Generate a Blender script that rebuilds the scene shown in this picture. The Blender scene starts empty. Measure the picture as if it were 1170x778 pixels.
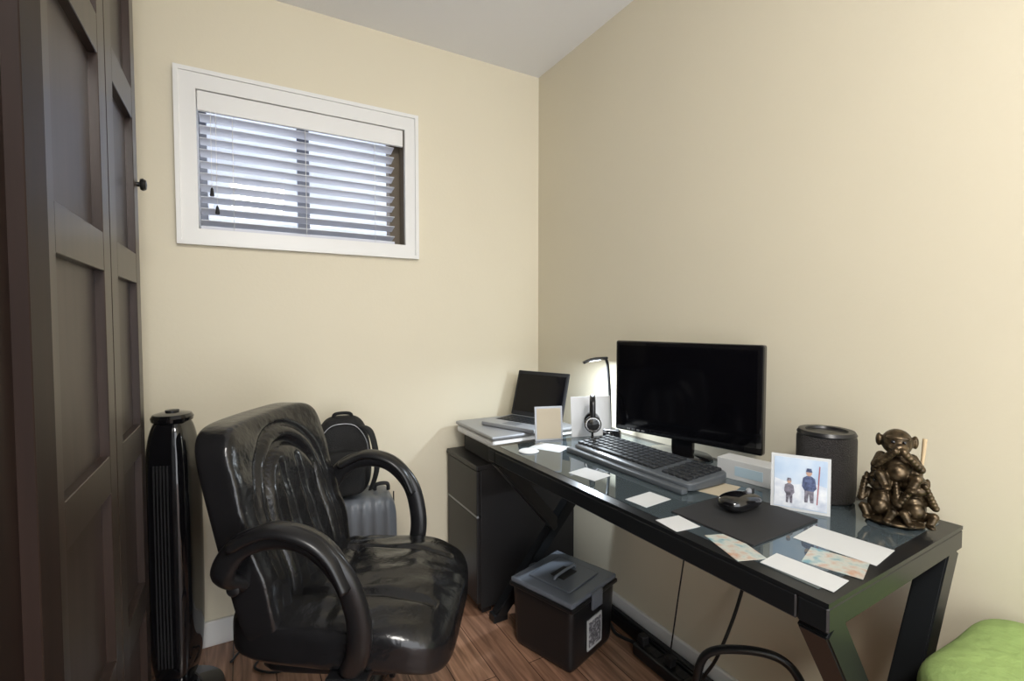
import bpy, bmesh, math, random
from mathutils import Vector, Matrix
random.seed(7)
W,D,C=1.272,1.997,2.33
XL,YN=-0.86,-1.6
col=bpy.context.scene.collection
# ---------------------------------------------------------------- materials
def mat(name,c,rough=.5,metal=0,spec=.5,coat=0,bump=0,bscale=40,var=0,vscale=6,emit=None,es=0,alpha=1,trans=0,ior=1.45,stretch=None):
    m=bpy.data.materials.new(name);m.use_nodes=True;nt=m.node_tree;b=nt.nodes['Principled BSDF']
    b.inputs['Base Color'].default_value=(*c,1);b.inputs['Roughness'].default_value=rough;b.inputs['Metallic'].default_value=metal
    b.inputs['Specular IOR Level'].default_value=spec;b.inputs['Coat Weight'].default_value=coat;b.inputs['IOR'].default_value=ior
    b.inputs['Alpha'].default_value=alpha;b.inputs['Transmission Weight'].default_value=trans
    if emit: b.inputs['Emission Color'].default_value=(*emit,1);b.inputs['Emission Strength'].default_value=es
    if bump or var:
        tc=nt.nodes.new('ShaderNodeTexCoord');mp=nt.nodes.new('ShaderNodeMapping');nt.links.new(tc.outputs['Object'],mp.inputs[0])
        if stretch: mp.inputs['Scale'].default_value=stretch
    if bump:
        n=nt.nodes.new('ShaderNodeTexNoise');n.inputs['Scale'].default_value=bscale;n.inputs['Detail'].default_value=4
        bp=nt.nodes.new('ShaderNodeBump');bp.inputs['Strength'].default_value=bump;bp.inputs['Distance'].default_value=.01
        nt.links.new(mp.outputs[0],n.inputs['Vector']);nt.links.new(n.outputs['Fac'],bp.inputs['Height']);nt.links.new(bp.outputs[0],b.inputs['Normal'])
    if var:
        n=nt.nodes.new('ShaderNodeTexNoise');n.inputs['Scale'].default_value=vscale;n.inputs['Detail'].default_value=5
        r=nt.nodes.new('ShaderNodeValToRGB');r.color_ramp.elements[0].position=.3;r.color_ramp.elements[1].position=.7
        r.color_ramp.elements[0].color=(*[max(0,x*(1-var)) for x in c],1);r.color_ramp.elements[1].color=(*[min(1,x*(1+var)) for x in c],1)
        nt.links.new(mp.outputs[0],n.inputs['Vector']);nt.links.new(n.outputs['Fac'],r.inputs[0]);nt.links.new(r.outputs[0],b.inputs['Base Color'])
    return m
M_wall=mat('wall_paint',(.685,.628,.485),.6,bump=.04,bscale=90,var=.015,vscale=2)
M_ceil=mat('ceiling_paint',(.86,.87,.89),.9,bump=.1,bscale=120)
M_trim=mat('trim_white',(.76,.76,.74),.35)
M_ward=mat('wardrobe_wood',(.028,.018,.0145),.32,spec=.5,var=.3,vscale=5,stretch=(8,8,.6))
M_ward2=mat('wardrobe_panel',(.038,.025,.021),.38,spec=.5,var=.25,vscale=5,stretch=(8,8,.6))
M_ward3=mat('wardrobe_front_wood',(.016,.009,.007),.5,spec=.2,var=.2,vscale=5,stretch=(8,8,.6))
M_leather=mat('black_leather',(.009,.009,.010),.23,spec=.6,bump=.28,bscale=32)
M_plastic=mat('black_plastic',(.009,.009,.010),.32)
M_matte=mat('black_matte',(.012,.012,.013),.65)
M_gloss=mat('black_gloss',(.005,.005,.006),.08,coat=.5)
M_screen=mat('screen_glass',(.002,.002,.003),.08,spec=.35)
M_steel=mat('black_steel',(.008,.009,.010),.28)
M_glass=mat('desk_glass',(.125,.16,.178),.012,metal=.6,ior=1.7)
M_cab=mat('cabinet_black',(.011,.010,.010),.4)
M_chrome=mat('chrome',(.6,.6,.62),.15,1)
M_silver=mat('silver_plastic',(.33,.34,.36),.35,.4)
M_white=mat('white_plastic',(.7,.71,.72),.4)
M_paper=mat('paper',(.50,.51,.51),.7)
M_key=mat('key_caps',(.016,.018,.021),.45)
M_kb=mat('keyboard_body',(.075,.085,.095),.3)
M_fabric=mat('backpack_fabric',(.010,.010,.010),.8,bump=.4,bscale=300)
M_grey=mat('suitcase_grey',(.13,.14,.155),.35,bump=.2,bscale=60)
M_bronze=mat('antique_bronze',(.075,.053,.030),.32,.7,var=.85,vscale=60)
M_green=mat('green_fabric',(.24,.34,.11),.85,bump=.5,bscale=35,var=.15,vscale=9)
M_lidclear=mat('smoky_lid',(.13,.145,.17),.12,spec=.7)
M_slat=mat('blind_slat',(.60,.62,.68),.45)
M_vinyl=mat('window_vinyl',(.16,.18,.23),.4)
M_brown=mat('reveal_shade_brown',(.11,.085,.055),.5)  # brown stands in for shade in the right window reveal
M_tan=mat('tan_card',(.45,.39,.29),.6)
M_rope=mat('cable_rubber',(.01,.01,.01),.45)
M_wood=mat('stick_wood',(.50,.38,.23),.6)
def photo_mat(name,c1,c2,c3,sc=18):
    m=mat(name,c1,.3);nt=m.node_tree;b=nt.nodes['Principled BSDF']
    tc=nt.nodes.new('ShaderNodeTexCoord');v=nt.nodes.new('ShaderNodeTexNoise');v.inputs['Scale'].default_value=sc;v.inputs['Detail'].default_value=3
    r=nt.nodes.new('ShaderNodeValToRGB');cr=r.color_ramp;cr.elements[0].color=(*c1,1);cr.elements[1].color=(*c3,1);e=cr.elements.new(.5);e.color=(*c2,1)
    cr.elements[0].position=.35;cr.elements[2].position=.65
    nt.links.new(tc.outputs['Object'],v.inputs['Vector']);nt.links.new(v.outputs['Color'],r.inputs[0]);nt.links.new(r.outputs[0],b.inputs['Base Color'])
    return m
M_ph2=photo_mat('colour_print',(.08,.24,.30),(.42,.44,.40),(.40,.20,.12),40)
M_ph3=photo_mat('label_print',(.5,.5,.52),(.04,.04,.05),(.5,.5,.52),60)
M_sky=photo_mat('print_sky',(.34,.44,.58),(.44,.53,.64),(.55,.60,.66),14);M_snow=photo_mat('print_snow',(.42,.46,.54),(.55,.58,.63),(.66,.68,.70),60)
M_fig1=mat('print_red',(.30,.09,.1),.4);M_fig2=mat('print_navy',(.07,.09,.17),.4,var=.6,vscale=150);M_fig3=mat('print_grey',(.15,.14,.17),.4,var=.6,vscale=150);M_skin=mat('print_skin',(.42,.27,.2),.5)
# floor planks
M_floor=mat('laminate_floor',(.3,.15,.08),.24);nt=M_floor.node_tree;b=nt.nodes['Principled BSDF']
tc=nt.nodes.new('ShaderNodeTexCoord');mp=nt.nodes.new('ShaderNodeMapping');mp.inputs['Rotation'].default_value=(0,0,math.pi/2)
br=nt.nodes.new('ShaderNodeTexBrick');br.inputs['Scale'].default_value=1;br.inputs['Brick Width'].default_value=1.1;br.inputs['Row Height'].default_value=.125
br.inputs['Mortar Size'].default_value=.0015;br.inputs['Color1'].default_value=(.37,.215,.14,1);br.inputs['Color2'].default_value=(.27,.15,.098,1);br.inputs['Mortar'].default_value=(.06,.03,.02,1)
mp2=nt.nodes.new('ShaderNodeMapping');mp2.inputs['Scale'].default_value=(30,2,1)
ns=nt.nodes.new('ShaderNodeTexNoise');ns.inputs['Scale'].default_value=1.5;ns.inputs['Detail'].default_value=8;ns.inputs['Distortion'].default_value=1
rp=nt.nodes.new('ShaderNodeValToRGB');rp.color_ramp.elements[0].color=(.45,.42,.4,1);rp.color_ramp.elements[0].position=.35;rp.color_ramp.elements[1].color=(1.25,1.2,1.15,1);rp.color_ramp.elements[1].position=.68
mx=nt.nodes.new('ShaderNodeMixRGB');mx.blend_type='MULTIPLY';mx.inputs[0].default_value=.85
L=nt.links.new
L(tc.outputs['Object'],mp.inputs[0]);L(mp.outputs[0],br.inputs['Vector']);L(tc.outputs['Object'],mp2.inputs[0]);L(mp2.outputs[0],ns.inputs['Vector'])
L(ns.outputs['Fac'],rp.inputs[0]);L(br.outputs['Color'],mx.inputs[1]);L(rp.outputs[0],mx.inputs[2]);L(mx.outputs[0],b.inputs['Base Color'])
# window glass
M_pane=bpy.data.materials.new('window_glass');M_pane.use_nodes=True;nt=M_pane.node_tree;nt.nodes.clear()
o=nt.nodes.new('ShaderNodeOutputMaterial');t=nt.nodes.new('ShaderNodeBsdfTransparent');g=nt.nodes.new('ShaderNodeBsdfGlossy');g.inputs['Roughness'].default_value=.02
x=nt.nodes.new('ShaderNodeMixShader');x.inputs[0].default_value=.08;nt.links.new(t.outputs[0],x.inputs[1]);nt.links.new(g.outputs[0],x.inputs[2]);nt.links.new(x.outputs[0],o.inputs[0])
# ---------------------------------------------------------------- geometry helpers
def empty(name,loc=(0,0,0),rz=0):
    e=bpy.data.objects.new(name,None);e.empty_display_size=.05;e.location=loc;e.rotation_euler=(0,0,rz);col.objects.link(e);return e
def fin(name,bm,m,parent=None,loc=(0,0,0),rot=(0,0,0),smooth=False):
    me=bpy.data.meshes.new(name);bmesh.ops.recalc_face_normals(bm,faces=bm.faces[:]);bm.to_mesh(me);bm.free()
    if m: me.materials.append(m)
    if smooth:
        for p in me.polygons:p.use_smooth=True
    ob=bpy.data.objects.new(name,me);col.objects.link(ob);ob.location=loc;ob.rotation_euler=rot
    if parent: ob.parent=parent
    return ob
def box(name,a,b,m,parent=None,bev=0,rot=(0,0,0),seg=2):
    a=Vector(a);b=Vector(b);c=(a+b)/2;s=b-a
    bm=bmesh.new();bmesh.ops.create_cube(bm,size=1);bmesh.ops.scale(bm,vec=s,verts=bm.verts)
    if bev: bmesh.ops.bevel(bm,geom=bm.edges[:],offset=bev,segments=seg,affect='EDGES',profile=.5)
    return fin(name,bm,m,parent,c,rot)
def boxes(name,lst,m,parent=None,bev=0,loc=(0,0,0),rot=(0,0,0)):
    bm=bmesh.new()
    for a,b in lst:
        a=Vector(a);b=Vector(b);r=bmesh.ops.create_cube(bm,size=1);vs=r['verts'];bmesh.ops.scale(bm,vec=b-a,verts=vs);bmesh.ops.translate(bm,vec=(a+b)/2,verts=vs)
    if bev: bmesh.ops.bevel(bm,geom=bm.edges[:],offset=bev,segments=1,affect='EDGES')
    return fin(name,bm,m,parent,loc,rot)
def lathe(name,prof,m,parent=None,loc=(0,0,0),rot=(0,0,0),n=40,sx=1,sy=1):
    bm=bmesh.new();rings=[]
    for r,z in prof:
        rings.append([bm.verts.new((max(r,1e-5)*math.cos(2*math.pi*i/n)*sx,max(r,1e-5)*math.sin(2*math.pi*i/n)*sy,z)) for i in range(n)])
    for k in range(len(rings)-1):
        for i in range(n): bm.faces.new((rings[k][i],rings[k][(i+1)%n],rings[k+1][(i+1)%n],rings[k+1][i]))
    bm.faces.new(rings[0][::-1]);bm.faces.new(rings[-1])
    ob=fin(name,bm,m,parent,loc,rot,True)
    md=ob.modifiers.new('e','EDGE_SPLIT');md.split_angle=math.radians(40)
    return ob
def catmull(P,res=8,closed=False):
    P=[Vector(p) for p in P];out=[];n=len(P)
    rng=n if closed else n-1
    for i in range(rng):
        if closed: p0,p1,p2,p3=P[i-1],P[i],P[(i+1)%n],P[(i+2)%n]
        else: p0=P[max(i-1,0)];p1=P[i];p2=P[i+1];p3=P[min(i+2,n-1)]
        for k in range(res):
            t=k/res;out.append(.5*((2*p1)+(-p0+p2)*t+(2*p0-5*p1+4*p2-p3)*t*t+(-p0+3*p1-3*p2+p3)*t**3))
    if not closed: out.append(P[-1])
    return out
def sweep(name,P,w,h,m,parent=None,res=8,closed=False,n=12,up=(0,0,1),sq=1,taper=None,loc=(0,0,0),rot=(0,0,0),smooth=True):
    pts=catmull(P,res,closed) if res>1 else [Vector(p) for p in P]
    bm=bmesh.new();rings=[];N=len(pts);up=Vector(up);prev=None
    for i,p in enumerate(pts):
        if closed: t=(pts[(i+1)%N]-pts[i-1])
        else: t=pts[min(i+1,N-1)]-pts[max(i-1,0)]
        t.normalize()
        if prev is None:
            s=t.cross(up)
            if s.length<.05: s=t.cross(Vector((0,1,0)))
            if s.length<.05: s=t.cross(Vector((1,0,0)))
        else:
            s=prev-t*prev.dot(t)
        s.normalize();prev=s.copy();v=s.cross(t).normalized()
        k=1 if not taper else taper[0]+(taper[1]-taper[0])*i/(N-1)
        ring=[]
        for j in range(n):
            a=2*math.pi*(j+.5)/n;ca,sa=math.cos(a),math.sin(a)
            if sq!=1: ca=math.copysign(abs(ca)**sq,ca);sa=math.copysign(abs(sa)**sq,sa)
            ring.append(bm.verts.new(p+s*ca*w*k+v*sa*h*k))
        rings.append(ring)
    for k in range(N if closed else N-1):
        A=rings[k];B=rings[(k+1)%N]
        for j in range(n): bm.faces.new((A[j],A[(j+1)%n],B[(j+1)%n],B[j]))
    if not closed: bm.faces.new(rings[0][::-1]);bm.faces.new(rings[-1])
    return fin(name,bm,m,parent,loc,rot,smooth)
def sbox(name,dim,n,m,parent=None,loc=(0,0,0),rot=(0,0,0),seg=20,deform=None):
    bm=bmesh.new();bmesh.ops.create_cube(bm,size=2)
    bmesh.ops.subdivide_edges(bm,edges=bm.edges[:],cuts=seg-1,use_grid_fill=True)
    for v in bm.verts:
        x,y,z=v.co;r=(abs(x)**n+abs(y)**n+abs(z)**n)**(-1/n)
        v.co=Vector((x*r*dim[0]/2,y*r*dim[1]/2,z*r*dim[2]/2))
        if deform: v.co=Vector(deform(*v.co))
    return fin(name,bm,m,parent,loc,rot,True)
def bar(name,p,q,w,h,m,parent=None,up=(0,1,0)):
    p=Vector(p);q=Vector(q);t=(q-p).normalized();s=t.cross(Vector(up)).normalized();u=s.cross(t).normalized()
    bm=bmesh.new();R=[]
    for c in (p,q): R.append([bm.verts.new(c+s*a*w/2+u*b_*h/2) for a,b_ in ((-1,-1),(1,-1),(1,1),(-1,1))])
    for j in range(4): bm.faces.new((R[0][j],R[0][(j+1)%4],R[1][(j+1)%4],R[1][j]))
    bm.faces.new(R[0][::-1]);bm.faces.new(R[1])
    bmesh.ops.bevel(bm,geom=bm.edges[:],offset=.003,segments=2,affect='EDGES')
    return fin(name,bm,m,parent)
def sheet(name,x,y,w,h,rz,m,z=.7565,t=.0012):
    return box(name,(x-w/2,y-h/2,z),(x+w/2,y+h/2,z+t),m,rot=(0,0,rz))
# ---------------------------------------------------------------- room
wx1,wx2,wz1,wz2=-.1824,.6614,1.421,2.0156
cw=.062
ox1,ox2,oz1,oz2=wx1+cw-.005,wx2-.05,wz1+.05,wz2-.06
box('floor',(XL-.1,YN,-.05),(W+.1,D+.12,0),M_floor)
box('ceiling',(XL-.1,YN,C),(W+.1,D+.12,C+.05),M_ceil)
box('wall_right',(W,YN,0),(W+.1,D+.12,C),M_wall)
box('wall_left',(XL-.1,YN,0),(XL,D+.12,C),M_wall)
wb=empty('wall_back')
boxes('wall_panels',[((XL,D,0),(ox1,D+.12,C)),((ox2,D,0),(W,D+.12,C)),((ox1,D,0),(ox2,D+.12,oz1)),((ox1,D,oz2),(ox2,D+.12,C))],M_wall,wb)
box('baseboard_back',(-.83,D-.014,0),(W,D,.09),M_trim,bev=.003)
box('baseboard_right',(W-.014,YN,0),(W,D-.014,.09),M_trim,bev=.003)
win=empty('window_1')
t=.018
boxes('casing',[((wx1,D-t,wz1),(ox1,D,wz2)),((ox2,D-t,wz1),(wx2,D,wz2)),((ox1,D-t,wz1),(ox2,D,oz1)),((ox1,D-t,oz2),(ox2,D,wz2))],M_trim,win)
boxes('casing_lip',[((wx1,D-t-.007,wz1),(wx1+.014,D-t,wz2)),((wx2-.014,D-t-.007,wz1),(wx2,D-t,wz2)),((wx1+.014,D-t-.007,wz1),(wx2-.014,D-t,wz1+.014)),((wx1+.014,D-t-.007,wz2-.014),(wx2-.014,D-t,wz2))],M_trim,win)
boxes('jamb_liner',[((ox1,D-t,oz1),(ox1+.006,D+.1,oz2)),((ox2-.006,D-t,oz1),(ox2,D+.1,oz2)),((ox1+.006,D-t,oz1),(ox2-.006,D+.1,oz1+.006)),((ox1+.006,D-t,oz2-.006),(ox2-.006,D+.1,oz2))],M_trim,win)
xm=.225
boxes('sash_frame',[((ox1,D+.085,oz1),(ox1+.03,D+.115,oz2)),((ox1+.03,D+.085,oz1),(ox2-.05,D+.115,oz1+.03)),((ox1+.03,D+.085,oz2-.03),(ox2-.05,D+.115,oz2)),((xm-.022,D+.075,oz1),(xm+.022,D+.0849,oz2))],M_vinyl,win)
boxes('shaded_reveal_stile',[((ox2-.05,D+.06,oz1),(ox2-.006,D+.115,oz2)),((ox2-.0075,D+.0,oz1+.006),(ox2-.006,D+.06,oz2-.006))],M_brown,win)  # right stile and thin jamb sheet, shade of the reveal put into their colour
box('glass_pane',(ox1+.02,D+.098,oz1+.02),(ox2-.02,D+.101,oz2-.02),M_pane,win)
bl=empty('window_blind')
bx1,bx2=ox1+.012,ox2-.045
box('valance',(ox1+.008,D-.012,oz2-.075),(ox2-.012,D+.004,oz2-.008),M_trim,bl,bev=.003)
box('head_rail',(bx1,D+.006,oz2-.05),(bx2,D+.05,oz2-.01),M_trim,bl)
bm=bmesh.new();ns_=10;zt=oz2-.085;zb=oz1+.035
for i in range(ns_):
    z=zt-(zt-zb)*i/(ns_-1);r=bmesh.ops.create_cube(bm,size=1);vs=r['verts']
    bmesh.ops.scale(bm,vec=(bx2-bx1,.048,.003),verts=vs);bmesh.ops.rotate(bm,cent=(0,0,0),matrix=Matrix.Rotation(math.radians(-13+random.uniform(-3,3)),3,'X'),verts=vs)
    bmesh.ops.translate(bm,vec=((bx1+bx2)/2,D+.03,z),verts=vs)
fin('slats',bm,M_slat,bl)
box('bottom_rail',(bx1,D+.008,oz1+.007),(bx2,D+.052,oz1+.02),M_slat,bl)
for i,cx in enumerate((bx1+.1,(bx1+bx2)/2,bx2-.08)):
    sweep('ladder_cord_%d'%i,[(cx,D+.004,zt+.02),(cx,D+.004,oz1+.012)],.0012,.0012,M_trim,bl,res=1,n=6)
for i,(cx,zz) in enumerate(((bx1+.035,1.62),(bx1+.05,1.56))):
    sweep('pull_cord_%d'%i,[(cx,D-.014,oz2-.07),(cx,D-.014,zz)],.001,.001,M_trim,bl,res=1,n=6)
    lathe('tassel_%d'%i,[(.001,.03),(.004,.025),(.007,.004),(.006,0)],M_matte,bl,(cx,D-.014,zz-.028),n=14)
box('added_window_backdrop',(-1.2,D+.75,.9),(1.6,D+.8,2.75),mat('backdrop_daylight_blue',(.44,.50,.64),.8,var=.3,vscale=2.5))  # added backdrop that blocks the bright sky; bluish daylight put into its colour
# ---------------------------------------------------------------- wardrobe
wr=empty('wardrobe')
XF=-.23
box('carcass',(XL+.01,-.4,0),(XF-.03,1.60,2.29),M_ward,wr)
def door(nm,x,y0,y1,sl,sr,rails=True,m1=None,m2=None):
    m1=m1 or M_ward;m2=m2 or M_ward2
    box(nm+'_panel',(x-.029,y0,.03),(x-.016,y1,2.27),m2,wr)
    L=[((x-.02,y0,.03),(x,y0+sl,2.27)),((x-.02,y1-sr,.03),(x,y1,2.27))]
    rl=[(2.22,2.27),(2.09,2.165),(1.67,1.745),(1.255,1.33),(.815,.89),(.40,.475),(.03,.10)] if rails else [(2.2,2.27),(.03,.10)]
    for a,b_ in rl: L.append(((x-.02,y0+sl,a),(x-.0002,y1-sr,b_)))
    o=boxes(nm+'_frame',L,m1,wr,bev=.0012)
door('sliding_door_rear',XF,.79,1.268,.14,.055)
door('sliding_door_end',XF,1.273,1.60,.06,.05)
door('sliding_door_front',XF+.03,-.39,.785,.07,.068,False,M_ward3,M_ward3)
boxes('track',[((XF-.03,-.4,0),(XF+.032,1.60,.028)),((XF-.03,-.4,2.272),(XF+.032,1.60,2.29))],M_ward,wr)
lathe('knob',[(.006,0),(.006,.006),(.014,.008),(.016,.014),(.012,.020),(0,.022)],M_plastic,wr,(XF,1.588,1.515),(0,math.pi/2,0),n=20)
# ---------------------------------------------------------------- tower fan
tf=empty('tower_fan',(-.185,1.76,0),math.radians(-20))
lathe('base',[(.12,0),(.125,.008),(.12,.022),(.06,.032),(.05,.05)],M_gloss,tf,sy=.9)
sbox('body',(.12,.145,.83),4,M_gloss,tf,(0,0,.46),seg=24)
boxes('grille',[((-.020+i*.009,-.0735,.14),(-.0165+i*.009,-.0700,.74)) for i in range(5)],M_matte,tf)
lathe('top_cap',[(.052,0),(.054,.010),(.048,.020),(.028,.025),(0,.026)],M_gloss,tf,(0,0,.860),sy=1.1)
lathe('dial',[(.018,0),(.018,.006),(0,.007)],M_plastic,tf,(0,0,.885),n=24)
# ---------------------------------------------------------------- office chair
ch=empty('office_chair',(.265,1.29,0),math.radians(-31.5))
def seatf(x,y,z):
    top=z>0
    if top:
        z+=.016*math.exp(-(y/.16)**2)*(1 if x>-.1 else .5)
        z-=.012*math.exp(-((abs(y)-.12)/.009)**2)*(1 if x<.22 else 0)
        z-=.009*math.exp(-((x+.04+.15*y)/.012)**2)*(1 if abs(y)<.12 else .4)
        z+=.0018*math.sin(x*50+y*22)*math.exp(-(y/.2)**2)+.0014*math.sin(y*80-x*35)
    if x>.08: z-=(x-.08)**2*1.3
    return (x,y*(1-.10*max(0,-x)/.25),z)
sbox('seat',(.53,.50,.115),5,M_leather,ch,(.005,.01,.437),seg=60,deform=seatf)
sbox('seat_pan',(.38,.38,.05),6,M_plastic,ch,(.0,0,.37),seg=10)
def backf(x,y,z):
    yy,zz=y,z
    if x>0:
        R_=.125;zc=.05
        d=(abs(yy)-R_) if zz<zc else math.hypot(yy,(zz-zc))-R_
        x-=.014*math.exp(-(d/.009)**2)
        if d<0: 
            x+=.012*min(1,-d/.02); x-=.009*math.exp(-((abs(yy)-.04)/.008)**2)*(1 if zz<zc+.09 else 0)
        d2=d-.045
        x-=.009*math.exp(-(d2/.008)**2)
        if 0<d<.045: x+=.006*math.sin(d/.045*math.pi)
        x+=.010*math.exp(-((zz+.10)/.07)**2)
        x+=.0012*math.sin(zz*60+yy*30)
    x+=.42*yy*yy
    x-=.24*(zz+.15)
    return (x,y*(1-.03*max(0,-zz)/.25),z)
sbox('backrest',(.10,.47,.51),7,M_leather,ch,(-.182,0,.664),seg=64,deform=backf)
for sg,nm in ((-1,'near'),(1,'far')):
    y=sg*.272
    sweep('armrest_'+nm,[(-.185,sg*.225,.58),(-.195,y,.625),(-.15,y+sg*.01,.69),(-.075,y+sg*.012,.715),(.0,y+sg*.012,.70),(.063,y+sg*.01,.635),(.09,y,.55),(.09,y-sg*.01,.47),(.06,sg*.235,.395)],.026,.017,M_plastic,ch,res=8,n=16,up=(0,0,1))
    sweep('armpad_'+nm,[(-.16,y+sg*.01,.695),(-.085,y+sg*.012,.728),(-.01,y+sg*.012,.716),(.043,y+sg*.011,.675),(.075,y+sg*.01,.61)],.032,.014,M_plastic,ch,res=8,n=16)
    box('arm_bracket_'+nm,(.01,sg*.225-.03,.372),(.10,sg*.225+.03,.392),M_plastic,ch,bev=.004)
    lathe('arm_bolt_'+nm,[(.014,0),(.014,.01),(.008,.014),(0,.014)],M_plastic,ch,(-.185,sg*.245,.582),(math.pi/2*(-sg),0,0),n=16)
box('tilt_mechanism',(-.12,-.07,.30),(.1,.07,.352),M_plastic,ch,bev=.01)
box('back_bar',(-.24,-.035,.30),(-.1,.035,.32),M_plastic,ch,bev=.004)
sweep('back_upright',[(-.22,0,.31),(-.25,0,.35),(-.25,0,.45),(-.26,0,.58)],.03,.008,M_plastic,ch,n=8)
lathe('gas_lift',[(.03,.09),(.03,.2),(.022,.2),(.022,.305)],M_plastic,ch,n=20)
lathe('hub',[(.045,.07),(.05,.08),(.045,.12),(.03,.13)],M_plastic,ch,n=24)
sweep('tilt_lever',[(0,-.06,.32),(.02,-.14,.32),(.02,-.2,.31)],.006,.006,M_plastic,ch,n=8)
for i in range(5):
    a=math.radians(72*i+20);c_,s_=math.cos(a),math.sin(a)
    sweep('star_leg_%d'%i,[(.03*c_,.03*s_,.105),(.15*c_,.15*s_,.10),(.27*c_,.27*s_,.075)],.024,.016,M_plastic,ch,taper=(1.1,.8),n=10,sq=.6)
    for k in (-1,1):
        lathe('caster_%d_%d'%(i,k),[(.012,-.009),(.025,-.007),(.027,0),(.025,.007),(.012,.009)],M_plastic,ch,(.275*c_-k*.014*s_,.275*s_+k*.014*c_,.0275),(math.pi/2,0,a),n=20)
    sweep('caster_stem_%d'%i,[(.27*c_,.27*s_,.08),(.275*c_,.275*s_,.03)],.006,.006,M_plastic,ch,res=1,n=8)
# ---------------------------------------------------------------- suitcase & backpack
su=empty('suitcase',(.385,1.845,0),math.radians(-6))
sbox('shell',(.24,.21,.48),7,M_grey,su,(0,0,.275),seg=24,deform=lambda x,y,z:(x,y*(1+.0)-(.006*math.cos(x*150) if y<0 else 0),z))
boxes('seam',[((-.122,-.004,.06),(-.118,.004,.50)),((.118,-.004,.06),(.122,.004,.50))],M_matte,su)
sweep('carry_handle',[(.05,0,.51),(.055,0,.535),(.095,0,.535),(.10,0,.51)],.009,.007,M_matte,su,n=10)
for i,(a,b_) in enumerate(((-.09,-.07),(.09,-.07),(-.09,.07),(.09,.07))):
    lathe('wheel_%d'%i,[(.02,-.01),(.024,-.006),(.024,.006),(.02,.01)],M_rope,su,(a,b_,.024),(0,math.pi/2,0),n=18)
bp=empty('backpack',(.32,1.84,.520),math.radians(-10))
sbox('main_compartment',(.20,.16,.29),3.6,M_fabric,bp,(0,0,.145),(math.radians(-4),0,0),seg=24,deform=lambda x,y,z:(x*(1-.18*max(0,z)/.15),y*(1-.25*max(0,z)/.15),z))
sbox('front_pocket',(.15,.06,.16),3.5,M_fabric,bp,(0,-.08,.10),seg=16)
sweep('top_handle',[(-.03,0,.275),(-.025,-.01,.30),(.025,-.01,.30),(.03,0,.275)],.007,.004,M_fabric,bp,n=8)
sweep('zipper',[(-.08,-.06,.08),(-.085,-.062,.19),(-.05,-.06,.257),(.0,-.058,.272),(.05,-.06,.257),(.085,-.062,.19),(.08,-.06,.08)],.0018,.0018,M_silver,bp,n=6)
sweep('shoulder_strap',[(.05,-.04,.26),(.095,-.08,.24),(.115,-.09,.12),(.095,-.07,.03)],.016,.004,M_fabric,bp,n=8)
# ---------------------------------------------------------------- desk
DX,DY=.726,.365;DL=1.03;DW=.515
dk=empty('glass_desk',(DX,DY,0),.03)
T=.75
boxes('frame_rails',[((0,0,T-.045),(DW,.045,T-.006)),((0,DL-.045,T-.045),(DW,DL,T-.006)),((0,.045,T-.045),(.04,DL-.045,T-.006)),((DW-.04,.045,T-.045),(DW,DL-.045,T-.006))],M_steel,dk,bev=.003)
boxes('top_border',[((0,0,T-.006),(DW,.028,T+.001)),((0,DL-.028,T-.006),(DW,DL,T+.001)),((0,.028,T-.006),(.028,DL-.028,T+.001)),((DW-.028,.028,T-.006),(DW,DL-.028,T+.001))],M_steel,dk)
box('glass_top',(.028,.028,T-.006),(DW-.028,DL-.028,T+.002),M_glass,dk)
y=.025
bar('leg_a_near',(.025,y,T-.04),(DW-.03,y,.02),.05,.045,M_steel,dk)
bar('leg_b_near',(DW-.025,y+.001,T-.04),(.08,y+.001,.02),.05,.045,M_steel,dk)
boxes('feet_near',[((DW-.07,y-.025,0),(DW-.0,y+.025,.03)),((.05,y-.025,0),(.12,y+.025,.03))],M_steel,dk,bev=.002)
ya,yb=DL-.025,DL+.225
P=Vector((DW-.025,ya,T-.04));Q=Vector((.165,yb,.02));X_=P.lerp(Q,.47)
bar('leg_b_far',P,Q,.045,.04,M_steel,dk)
bar('leg_a_far',(.025,ya,T-.04),X_,.045,.04,M_steel,dk)
box('foot_far',(.135,yb-.022,0),(.195,yb+.02,.03),M_steel,dk,bev=.002)
# ---------------------------------------------------------------- cabinet / printer / laptop
cb=empty('drawer_cabinet')
x0,x1,y0,y1,zt=.785,1.25,1.67,1.975,.60
box('body',(x0+.016,y0,.03),(x1,y1,zt-.02),M_cab,cb,bev=.002)
box('top',(x0-.004,y0-.006,zt-.02),(x1,y1,zt),M_cab,cb,bev=.003)
box('drawer_upper',(x0,y0+.004,.40),(x0+.018,y1-.004,zt-.024),M_cab,cb,bev=.003)
box('drawer_lower',(x0,y0+.004,.05),(x0+.018,y1-.004,.392),M_cab,cb,bev=.003)
boxes('finger_gap',[((x0+.002,y0+.006,.39),(x0+.01,y1-.006,.402))],M_silver,cb)
boxes('feet',[((x0+.03,y0+.02,0),(x0+.07,y0+.06,.03)),((x1-.07,y0+.02,0),(x1-.03,y0+.06,.03)),((x0+.03,y1-.06,0),(x0+.07,y1-.02,.03)),((x1-.07,y1-.06,0),(x1-.03,y1-.02,.03))],M_cab,cb)
pr=empty('printer')
box('lower_body',(.84,1.60,.601),(1.19,1.92,.680),M_matte,pr,bev=.008)
box('upper_body',(.81,1.585,.680),(1.20,1.93,.712),M_white,pr,bev=.01)
box('scanner_lid',(.805,1.58,.714),(1.20,1.93,.728),M_silver,pr,bev=.005)
lp=empty('laptop',(1.10,1.745,.729),math.radians(22))
box('base',(-.20,-.135,0),(0,.135,.016),M_silver,lp,bev=.004)
box('keyboard_well',(-.125,-.12,.0158),(-.015,.12,.0168),M_matte,lp)
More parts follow.
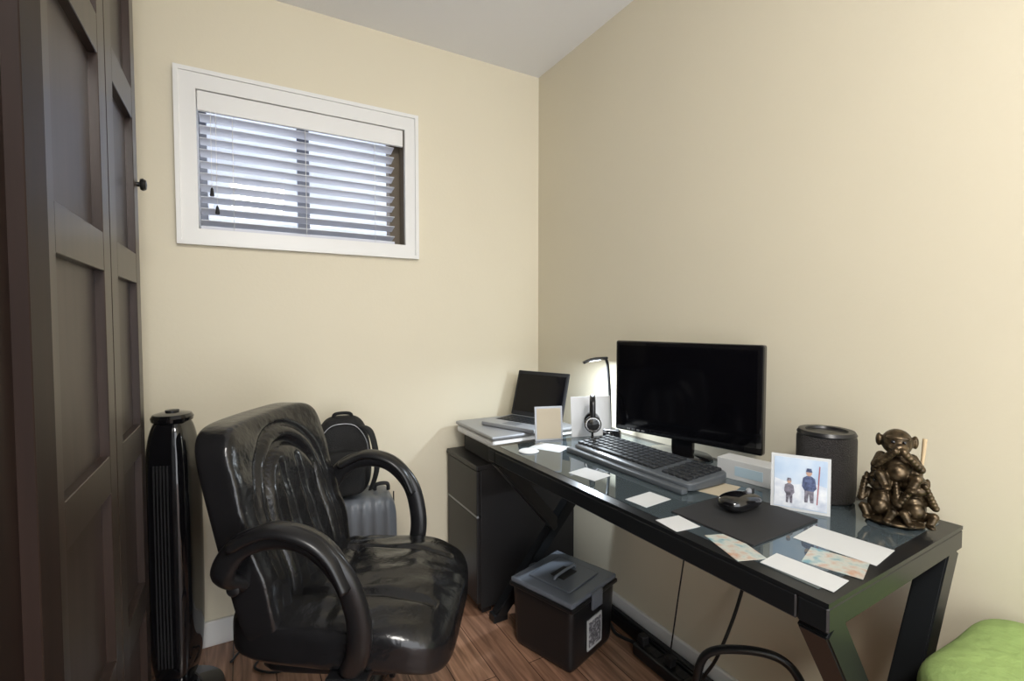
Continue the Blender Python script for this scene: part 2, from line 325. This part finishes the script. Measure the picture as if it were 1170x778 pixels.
boxes('keys',[((-.122+r*.021,-.116+c*.0195,.0165),(-.105+r*.021,-.1+c*.0195,.0185)) for r in range(5) for c in range(12)],M_key,lp)
box('touchpad',(-.185,-.035,.0158),(-.135,.035,.0166),M_grey,lp)
tl=math.radians(17)
box('lid',(-.004,-.135,.0),(.004,.135,.20),M_matte,lp,bev=.003,rot=(0,tl,0)).location=(.03,0,.112)
box('screen',(-.001,-.123,0),(.001,.123,.165),M_screen,lp,rot=(0,tl,0)).location=(.0255,0,.115)
# ---------------------------------------------------------------- monitor
Z0=T+.002
mo=empty('computer_monitor',(1.168,1.018,Z0),math.radians(13))
box('bezel',(-.015,-.238,.043),(.012,.233,.342),M_gloss,mo,bev=.006)
box('panel',(-.0165,-.223,.064),(-.0145,.218,.327),M_screen,mo)
sbox('rear_housing',(.03,.36,.22),5,M_plastic,mo,(.018,0,.19),seg=12)
box('neck',(.0,-.035,.01),(.018,.035,.09),M_gloss,mo,bev=.004)
lathe('stand_base',[(.095,0),(.097,.004),(.09,.010),(.03,.014),(0,.014)],M_gloss,mo,(-.01,0,0),sx=.62,sy=1.05)
boxes('buttons',[((-.0175,.12+i*.018,.050),(-.0145,.13+i*.018,.054)) for i in range(4)],M_silver,mo)
# ---------------------------------------------------------------- keyboard
kb=empty('computer_keyboard',(.980,.992,Z0),math.radians(1))
sbox('tray',(.165,.450,.024),8,M_kb,kb,(0,0,.012),seg=20,deform=lambda x,y,z:(x,y,z+(.008*(x+.08)/.16 if z>0 else 0)))
keys=[]
for r in range(6):
    xx=-.062+r*.0215
    for c in range(20):
        yk=.212-c*.0212
        if r==0 and 4<=c<=8: continue
        if c in (15,) : continue
        keys.append(((xx,yk-.018,.022+r*.0013),(xx+.018,yk,.0305+r*.0013)))
keys.append(((-.062,.212-8*.0212-.018,.022),(-.044,.212-4*.0212,.0305)))
boxes('keys',keys,M_key,kb,bev=.0015)
box('palm_rest',(-.100,-.223,.0),(-.078,.223,.014),M_kb,kb,bev=.004)
# ---------------------------------------------------------------- mouse + pad
box('mouse_pad',(.79,.53,Z0),(1.01,.715,Z0+.004),M_matte,bev=.0015,rot=(0,0,.03))
ms=empty('computer_mouse',(.925,.648,Z0+.0042),math.radians(0))
sbox('shell',(.105,.062,.036),2.6,M_gloss,ms,(0,0,.0165),seg=16,deform=lambda x,y,z:(x,y*(1-.12*math.cos(x*60)*.3),max(z,-.0165)*(1-.25*max(0,x)/.05)))
lathe('scroll_wheel',[(.007,-.003),(.008,0),(.007,.003)],M_silver,ms,(.03,0,.031),(math.pi/2,0,0),n=16)
box('button_split',(.008,-.0006,.024),(.05,.0006,.0345),M_matte,ms)
# ---------------------------------------------------------------- speaker
sp=empty('desk_speaker',(1.16,.598,Z0))
lathe('mesh_body',[(.050,0),(.057,.006),(.059,.03),(.059,.140),(.057,.148)],mat('speaker_mesh',(.022,.019,.018),.5,bump=.8,bscale=400),sp)
lathe('top_ring',[(.057,.147),(.059,.151),(.055,.158),(.042,.158),(.040,.153),(0,.153)],M_plastic,sp)
# ---------------------------------------------------------------- photo card, small box
def leaning(nm,p,q,h,m,tilt=.0,t=.002,border=None,strut=True):
    p=Vector((*p,0));q=Vector((*q,0));c=(p+q)/2;d=q-p;L_=d.length;a=math.atan2(d.y,d.x)
    e=empty(nm,(c.x,c.y,Z0),a)
    box('sheet',(-L_/2,-t/2,0),(L_/2,t/2,h),border or m,e,rot=(tilt,0,0))
    if border: box('print',(-L_/2+.006,-t/2-.0006,.006),(L_/2-.006,-t/2,h-.006),m,e,rot=(tilt,0,0))
    if strut: box('strut',(-.01,.004,0),(.01,.006,h*.6),border or m,e,rot=(-.25-tilt,0,0))
    return e,L_
pc,L_=leaning('photo_card',(1.006,.630),(1.060,.535),.118,M_sky,-.08,border=M_paper)
def flat(nm,pts,m,off=.0003):
    bm=bmesh.new();vs=[]
    for x_,z_ in pts: vs.append(bm.verts.new((x_,-.0018-off+(z_-.059)*-.08*-1,z_)))
    fc=bm.faces.new(vs);return fin(nm,bm,m,pc)
def disc(nm,cx,cz,r,m,off=.0004,sz=1): flat(nm,[(cx+r*math.cos(k*math.pi/8),cz+sz*r*math.sin(k*math.pi/8)) for k in range(16)],m,off)
flat('snow',[(-.048,.008),(.048,.008),(.048,.058),(.02,.064),(-.01,.056),(-.048,.066)],M_snow)
def person(nm,cx,z,s,mb,ml):
    flat(nm+'_legs',[(cx-.008*s,z),(cx-.002*s,z),(cx,z+.02*s),(cx+.003*s,z),(cx+.009*s,z),(cx+.009*s,z+.026*s),(cx-.008*s,z+.026*s)],ml,.0005)
    flat(nm+'_jacket',[(cx-.008*s,z+.025*s),(cx+.009*s,z+.025*s),(cx+.014*s,z+.032*s),(cx+.011*s,z+.052*s),(cx+.004*s,z+.057*s),(cx-.004*s,z+.057*s),(cx-.011*s,z+.052*s),(cx-.013*s,z+.034*s)],mb,.0006)
    disc(nm+'_face',cx,z+.063*s,.0055*s,M_skin,.0007,1.15)
    flat(nm+'_hat',[(cx-.006*s,z+.065*s),(cx+.006*s,z+.065*s),(cx+.004*s,z+.073*s),(cx-.004*s,z+.073*s)],mb,.0008)
person('person_1',-.020,.016,.72,M_fig3,M_fig3);person('person_2',.016,.022,.98,M_fig2,M_fig3)
flat('ski',[(.030,.02),(.032,.02),(.036,.10),(.034,.10)],M_fig1,.0006)
wbx=empty('product_box',(1.125,.765,Z0),math.radians(8))
box('carton',(-.03,-.068,0),(.03,.068,.05),M_paper,wbx,bev=.001)
box('carton_label',(-.0308,-.05,.012),(-.0300,.02,.036),mat('label_blue',(.4,.52,.6),.5),wbx)
# ---------------------------------------------------------------- three monkeys figurine
fg=empty('monkey_figurine',(1.137,.452,Z0+.002),math.radians(-62))
fg.scale=(.95,.95,.95)
bm=bmesh.new()
def sph(c,r,s=(1,1,1)):
    q=bmesh.ops.create_icosphere(bm,subdivisions=3,radius=r);bmesh.ops.scale(bm,vec=s,verts=q['verts']);bmesh.ops.translate(bm,vec=c,verts=q['verts'])
def limb(a,b,r0,r1):
    a=Vector(a);b=Vector(b)
    for i in range(7):
        k=i/6;sph(a.lerp(b,k),r0+(r1-r0)*k)
eyes=[]
def monkey(c,s,pose,turn=0):
    c=Vector(c);Rm=Matrix.Rotation(turn,3,'Z');P=lambda x,y,z:c+Rm@Vector((x,y,z))*s
    sph(P(0,0,.035),.028*s,(1,.9,1.25));sph(P(0,-.014,.03),.021*s)
    sph(P(0,-.004,.090),.027*s,(1,1,1.05));sph(P(0,-.024,.082),.015*s,(1.15,1,.85));sph(P(0,-.020,.102),.016*s,(1.3,.6,.4))
    for g in (-1,1):
        sph(P(g*.030,.002,.092),.011*s,(.55,1,1.25));eyes.append((P(g*.009,-.029,.095),.004*s))
        limb(P(g*.026,-.002,.058),P(g*.037,-.022,.042),.010*s,.0085*s)
        tgt={'see':(g*.011,-.034,.096),'speak':(g*.007,-.041,.078),'hear':(g*.031,-.010,.090)}[pose]
        limb(P(g*.037,-.022,.042),P(*tgt),.0085*s,.0075*s)
        limb(P(g*.016,-.005,.012),P(g*.030,-.034,.024),.013*s,.010*s);limb(P(g*.030,-.034,.024),P(g*.020,-.038,.003),.0095*s,.008*s)
        sph(P(g*.020,-.046,.003),.009*s,(1,1.5,.6))
monkey((-.026,0,.010),.84,'hear',-.25);monkey((.027,.0,.010),.84,'see',.25);monkey((-.001,.004,.080),1.0,'speak')
sph((0,.014,.06),.030,(1.35,.7,2.0));sph((0,0,.005),.050,(1.05,.8,.18))
sph((-.028,.008,.105),.016,(1,1,1.6));sph((.028,.008,.105),.016,(1,1,1.6))
for _v in bm.verts: _v.co.z=max(_v.co.z,0.0)
mk=fin('monkeys',bm,M_bronze,fg,smooth=True)
rm=mk.modifiers.new('r','REMESH');rm.mode='VOXEL';rm.voxel_size=.0014;rm.use_smooth_shade=True
bm=bmesh.new()
for c,r in eyes: sph(c,r)
fin('eyes',bm,M_gloss,fg,smooth=True)
sweep('wood_stick',[(.040,.01,.10),(.043,.012,.14),(.046,.015,.18)],.003,.003,M_wood,fg,n=8,taper=(.8,1.5))
# ---------------------------------------------------------------- papers
sheet('paper_note',.80,.79,.085,.06,.1,M_paper,Z0,.0006)
sheet('paper_note',.755,.665,.06,.06,-.1,M_paper,Z0,.0006)
sheet('paper_note',.945,.455,.09,.13,.12,M_paper,Z0,.0006)
sheet('paper_note',.785,.435,.055,.11,.1,M_paper,Z0,.0006)
sheet('printed_leaflet',.765,.545,.055,.10,-.35,M_ph2,Z0,.0006)
sheet('printed_leaflet',.862,.425,.07,.085,.3,M_ph2,Z0,.0006)
sheet('paper_note',1.0,.758,.10,.07,.3,M_tan,Z0,.0006)
sheet('paper_note',.80,1.0,.07,.09,.2,M_paper,Z0,.0006)
sheet('paper_note',.86,1.28,.08,.11,.5,M_paper,Z0,.0006)
lathe('coaster',[(.03,0),(.032,.002),(.03,.004),(0,.004)],M_white,None,(.775,1.27,Z0),n=30)
# ---------------------------------------------------------------- desk lamp and small items
dl=empty('desk_lamp',(1.180,1.357,Z0))
lathe('base',[(.022,0),(.024,.006),(.018,.012),(.008,.016),(0,.016)],M_plastic,dl,n=30)
sweep('stem',[(0,0,.01),(-.003,.002,.15),(-.012,.006,.255),(-.026,.013,.270)],.0055,.0055,M_plastic,dl,n=10)
sweep('head',[(-.012,.006,.272),(-.06,.03,.268),(-.092,.043,.255)],.012,.005,M_steel,dl,n=10,sq=.6)
box('led_strip',(-.028,-.008,-.001),(.028,.008,.001),mat('led_emitter',(1,1,1),.5,emit=(.85,.92,1),es=4),dl,rot=(0,.14,math.radians(155))).location=(-.06,.030,.2615)
leaning('white_display_card',(1.005,1.362),(1.150,1.322),.14,M_white,-.1,strut=False)
leaning('small_photo_frame',(.865,1.378),(.957,1.348),.115,M_tan,-.10,.006,border=M_silver,strut=False)
hp=empty('headphones_on_stand',(1.03,1.275,Z0),math.radians(-36))
lathe('stand_base',[(.028,0),(.030,.004),(.026,.008),(.006,.012),(.004,.02)],M_gloss,hp,n=28)
sweep('stand_post',[(0,0,.01),(0,0,.08),(0,0,.146)],.004,.004,M_gloss,hp,n=8)
sweep('headband',[(0,-.034,.075),(0,-.036,.105),(0,-.028,.140),(0,0,.155),(0,.028,.140),(0,.036,.105),(0,.034,.075)],.009,.004,M_plastic,hp,n=8)
for g in (-1,1):
    lathe('ear_cup_%d'%g,[(.022,-.012),(.027,-.010),(.028,.002),(.024,.007),(0,.008)],M_gloss,hp,(0,g*.034,.065),(math.pi/2*(-g),0,0),n=28)
    lathe('cup_ring_%d'%g,[(.0185,.0065),(.0205,.0095),(.0235,.0095),(.0245,.0065)],M_chrome,hp,(0,g*.034,.065),(math.pi/2*(-g),0,0),n=28)
cm=empty('compact_camera',(1.088,1.243,Z0),math.radians(-60))
box('body',(-.030,-.011,0),(.030,.011,.040),M_plastic,cm,bev=.005)
lathe('lens',[(.015,0),(.015,.012),(.012,.016),(.008,.013),(0,.012)],M_gloss,cm,(0,-.010,.020),(math.pi/2,0,0),n=24)
box('flash',(-.027,-.0125,.028),(-.015,-.0105,.036),M_silver,cm)
lathe('shutter_button',[(.005,0),(.005,.004),(0,.005)],M_silver,cm,(.020,0,.040),n=14)
# ---------------------------------------------------------------- storage box
sb=empty('file_storage_box',(.998,1.392,0),math.radians(18))
sbox('bin',(.268,.262,.224),20,M_plastic,sb,(0,0,.113),seg=14,deform=lambda x,y,z:(x*(1-.06*(.1-z)/.2),y*(1-.06*(.1-z)/.2),z))
box('rim',(-.140,-.138,.214),(.140,.138,.228),M_plastic,sb,bev=.004)
box('lid',(-.137,-.135,.2285),(.137,.135,.246),M_lidclear,sb,bev=.006)
box('lid_inset',(-.09,-.09,.2462),(.09,.09,.252),M_lidclear,sb,bev=.004)
box('lid_handle_recess',(-.04,-.03,.252),(.04,.03,.254),M_matte,sb,bev=.001)
sweep('handle',[(-.06,-.005,.253),(-.05,-.005,.263),(.05,-.005,.263),(.06,-.005,.253)],.006,.005,M_lidclear,sb,n=10)
box('front_latch',(-.03,-.145,.184),(.03,-.135,.242),M_lidclear,sb,bev=.003)
box('rear_latch',(-.03,.135,.184),(.03,.144,.242),M_lidclear,sb,bev=.003)
box('label_backing',(-.043,-.1325,.045),(.043,-.1285,.15),M_paper,sb)
box('label',(-.036,-.1335,.055),(.036,-.1323,.14),M_ph3,sb)
# ---------------------------------------------------------------- cables
sweep('power_cable',[(1.235,.85,.74),(1.24,.84,.5),(1.23,.86,.35),(1.18,.885,.2),(1.18,.93,.11),(1.195,.95,.078)],.005,.005,M_rope,n=8)
sweep('monitor_cable',[(1.235,1.04,.74),(1.24,1.05,.5),(1.22,1.07,.25),(1.20,1.08,.077)],.0025,.0025,M_rope,n=8)
ps=empty('power_strip',(1.195,1.05,0),0)
box('housing',(-.028,-.17,0),(.028,.17,.04),M_plastic,ps,bev=.006)
boxes('sockets',[((-.014,-.15+i*.055,.04),(.014,-.12+i*.055,.042)) for i in range(6)],M_matte,ps)
boxes('plugs',[((-.014,-.11+i*.12,.042),(.014,-.08+i*.12,.075)) for i in range(3)],M_matte,ps,bev=.004)
boxes('cable_raceway',[((1.226,.45,0),(1.2575,1.64,.045)),((1.232,.44,.045),(1.252,1.645,.052))],M_plastic,bev=.003)
sweep('floor_cable',[(1.20,1.23,.02),(1.185,1.32,.008),(1.21,1.4,.008),(1.19,1.5,.008),(1.20,1.58,.008)],.006,.006,M_rope,n=8)
sweep('loose_cable',[(-.05,1.85,.006),(.0,1.92,.006),(.06,1.86,.006),(.02,1.78,.006),(.1,1.72,.006),(.2,1.80,.006)],.004,.004,M_rope,n=8)
fr=empty('foot_rest',(0,0,0))
sweep('tube_frame',[(1.045,.865,.012),(1.055,.862,.16),(1.075,.845,.26),(1.13,.78,.295),(1.185,.71,.295),(1.205,.665,.25),(1.205,.64,.14),(1.20,.63,.012)],.011,.011,M_steel,fr,n=12)
sweep('ground_tube',[(1.045,.865,.012),(1.10,.76,.012),(1.20,.63,.012)],.011,.011,M_steel,fr,n=12)
bar('cross_rung',(1.056,.86,.15),(1.203,.64,.15),.012,.012,M_steel,fr,up=(0,0,1))
# ---------------------------------------------------------------- green ottoman
go=empty('green_ottoman',(1.098,.096,0))
sbox('cushion',(.332,.52,.20),7,M_green,go,(0,0,.505),seg=30,deform=lambda x,y,z:(x,y,z+(.008*math.sin(x*22+1)*math.cos(y*17) if z>0 else 0)))
sbox('base',(.30,.47,.33),10,M_green,go,(0,0,.243),seg=12)
for i,(a,b_) in enumerate(((-.1,-.18),(.1,-.18),(-.1,.18),(.1,.18))): lathe('leg_%d'%i,[(.012,0),(.02,.085)],M_cab,go,(a,b_,0),n=16)
# ---------------------------------------------------------------- lights
LX,LY=.15,-.55
cl=empty('added_ceiling_fixture',(LX,LY,C))  # unseen fixture added behind the camera to brighten the room
M_lens=mat('added_fill_diffuser',(.9,.9,.9),.5,emit=(1,.96,.9),es=10)
lathe('housing',[(.0,-.0),(.2,-.001),(.205,-.03),(.19,-.035)],M_trim,cl)
lathe('diffuser',[(.19,-.03),(.17,-.06),(.1,-.08),(0,-.088)],M_lens,cl)
def area(nm,loc,rot,sx,sy,p,c):
    l=bpy.data.lights.new(nm,'AREA');l.shape='RECTANGLE';l.size=sx;l.size_y=sy;l.energy=p;l.color=c
    o=bpy.data.objects.new(nm,l);o.location=loc;o.rotation_euler=rot;col.objects.link(o);return o
area('added_ceiling_fill',(LX,LY,C-.1),(math.radians(25),0,0),.4,.4,44,(1,.96,.90))  # added room fill, placed under the unseen fixture
area('desk_lamp_light',(1.115,1.39,Z0+.252),(0,0,0),.05,.02,4.5,(.80,.90,1))
wd=bpy.data.worlds.new('world');bpy.context.scene.world=wd;wd.use_nodes=True
bg=wd.node_tree.nodes['Background'];bg.inputs[0].default_value=(.94,.96,1,1);bg.inputs[1].default_value=4.2
# ---------------------------------------------------------------- camera
cd=bpy.data.cameras.new('camera');cam=bpy.data.objects.new('camera',cd);col.objects.link(cam)
cd.sensor_width=36;cd.lens=36*550.1/1170;cd.clip_start=.02
yaw,p=.5128,.0376
f=Vector((math.sin(yaw)*math.cos(p),math.cos(yaw)*math.cos(p),-math.sin(p)))
cam.location=(0,0,1.1544);cam.rotation_euler=f.to_track_quat('-Z','Y').to_euler()
bpy.context.scene.camera=cam
bpy.context.scene.view_settings.view_transform='Standard'
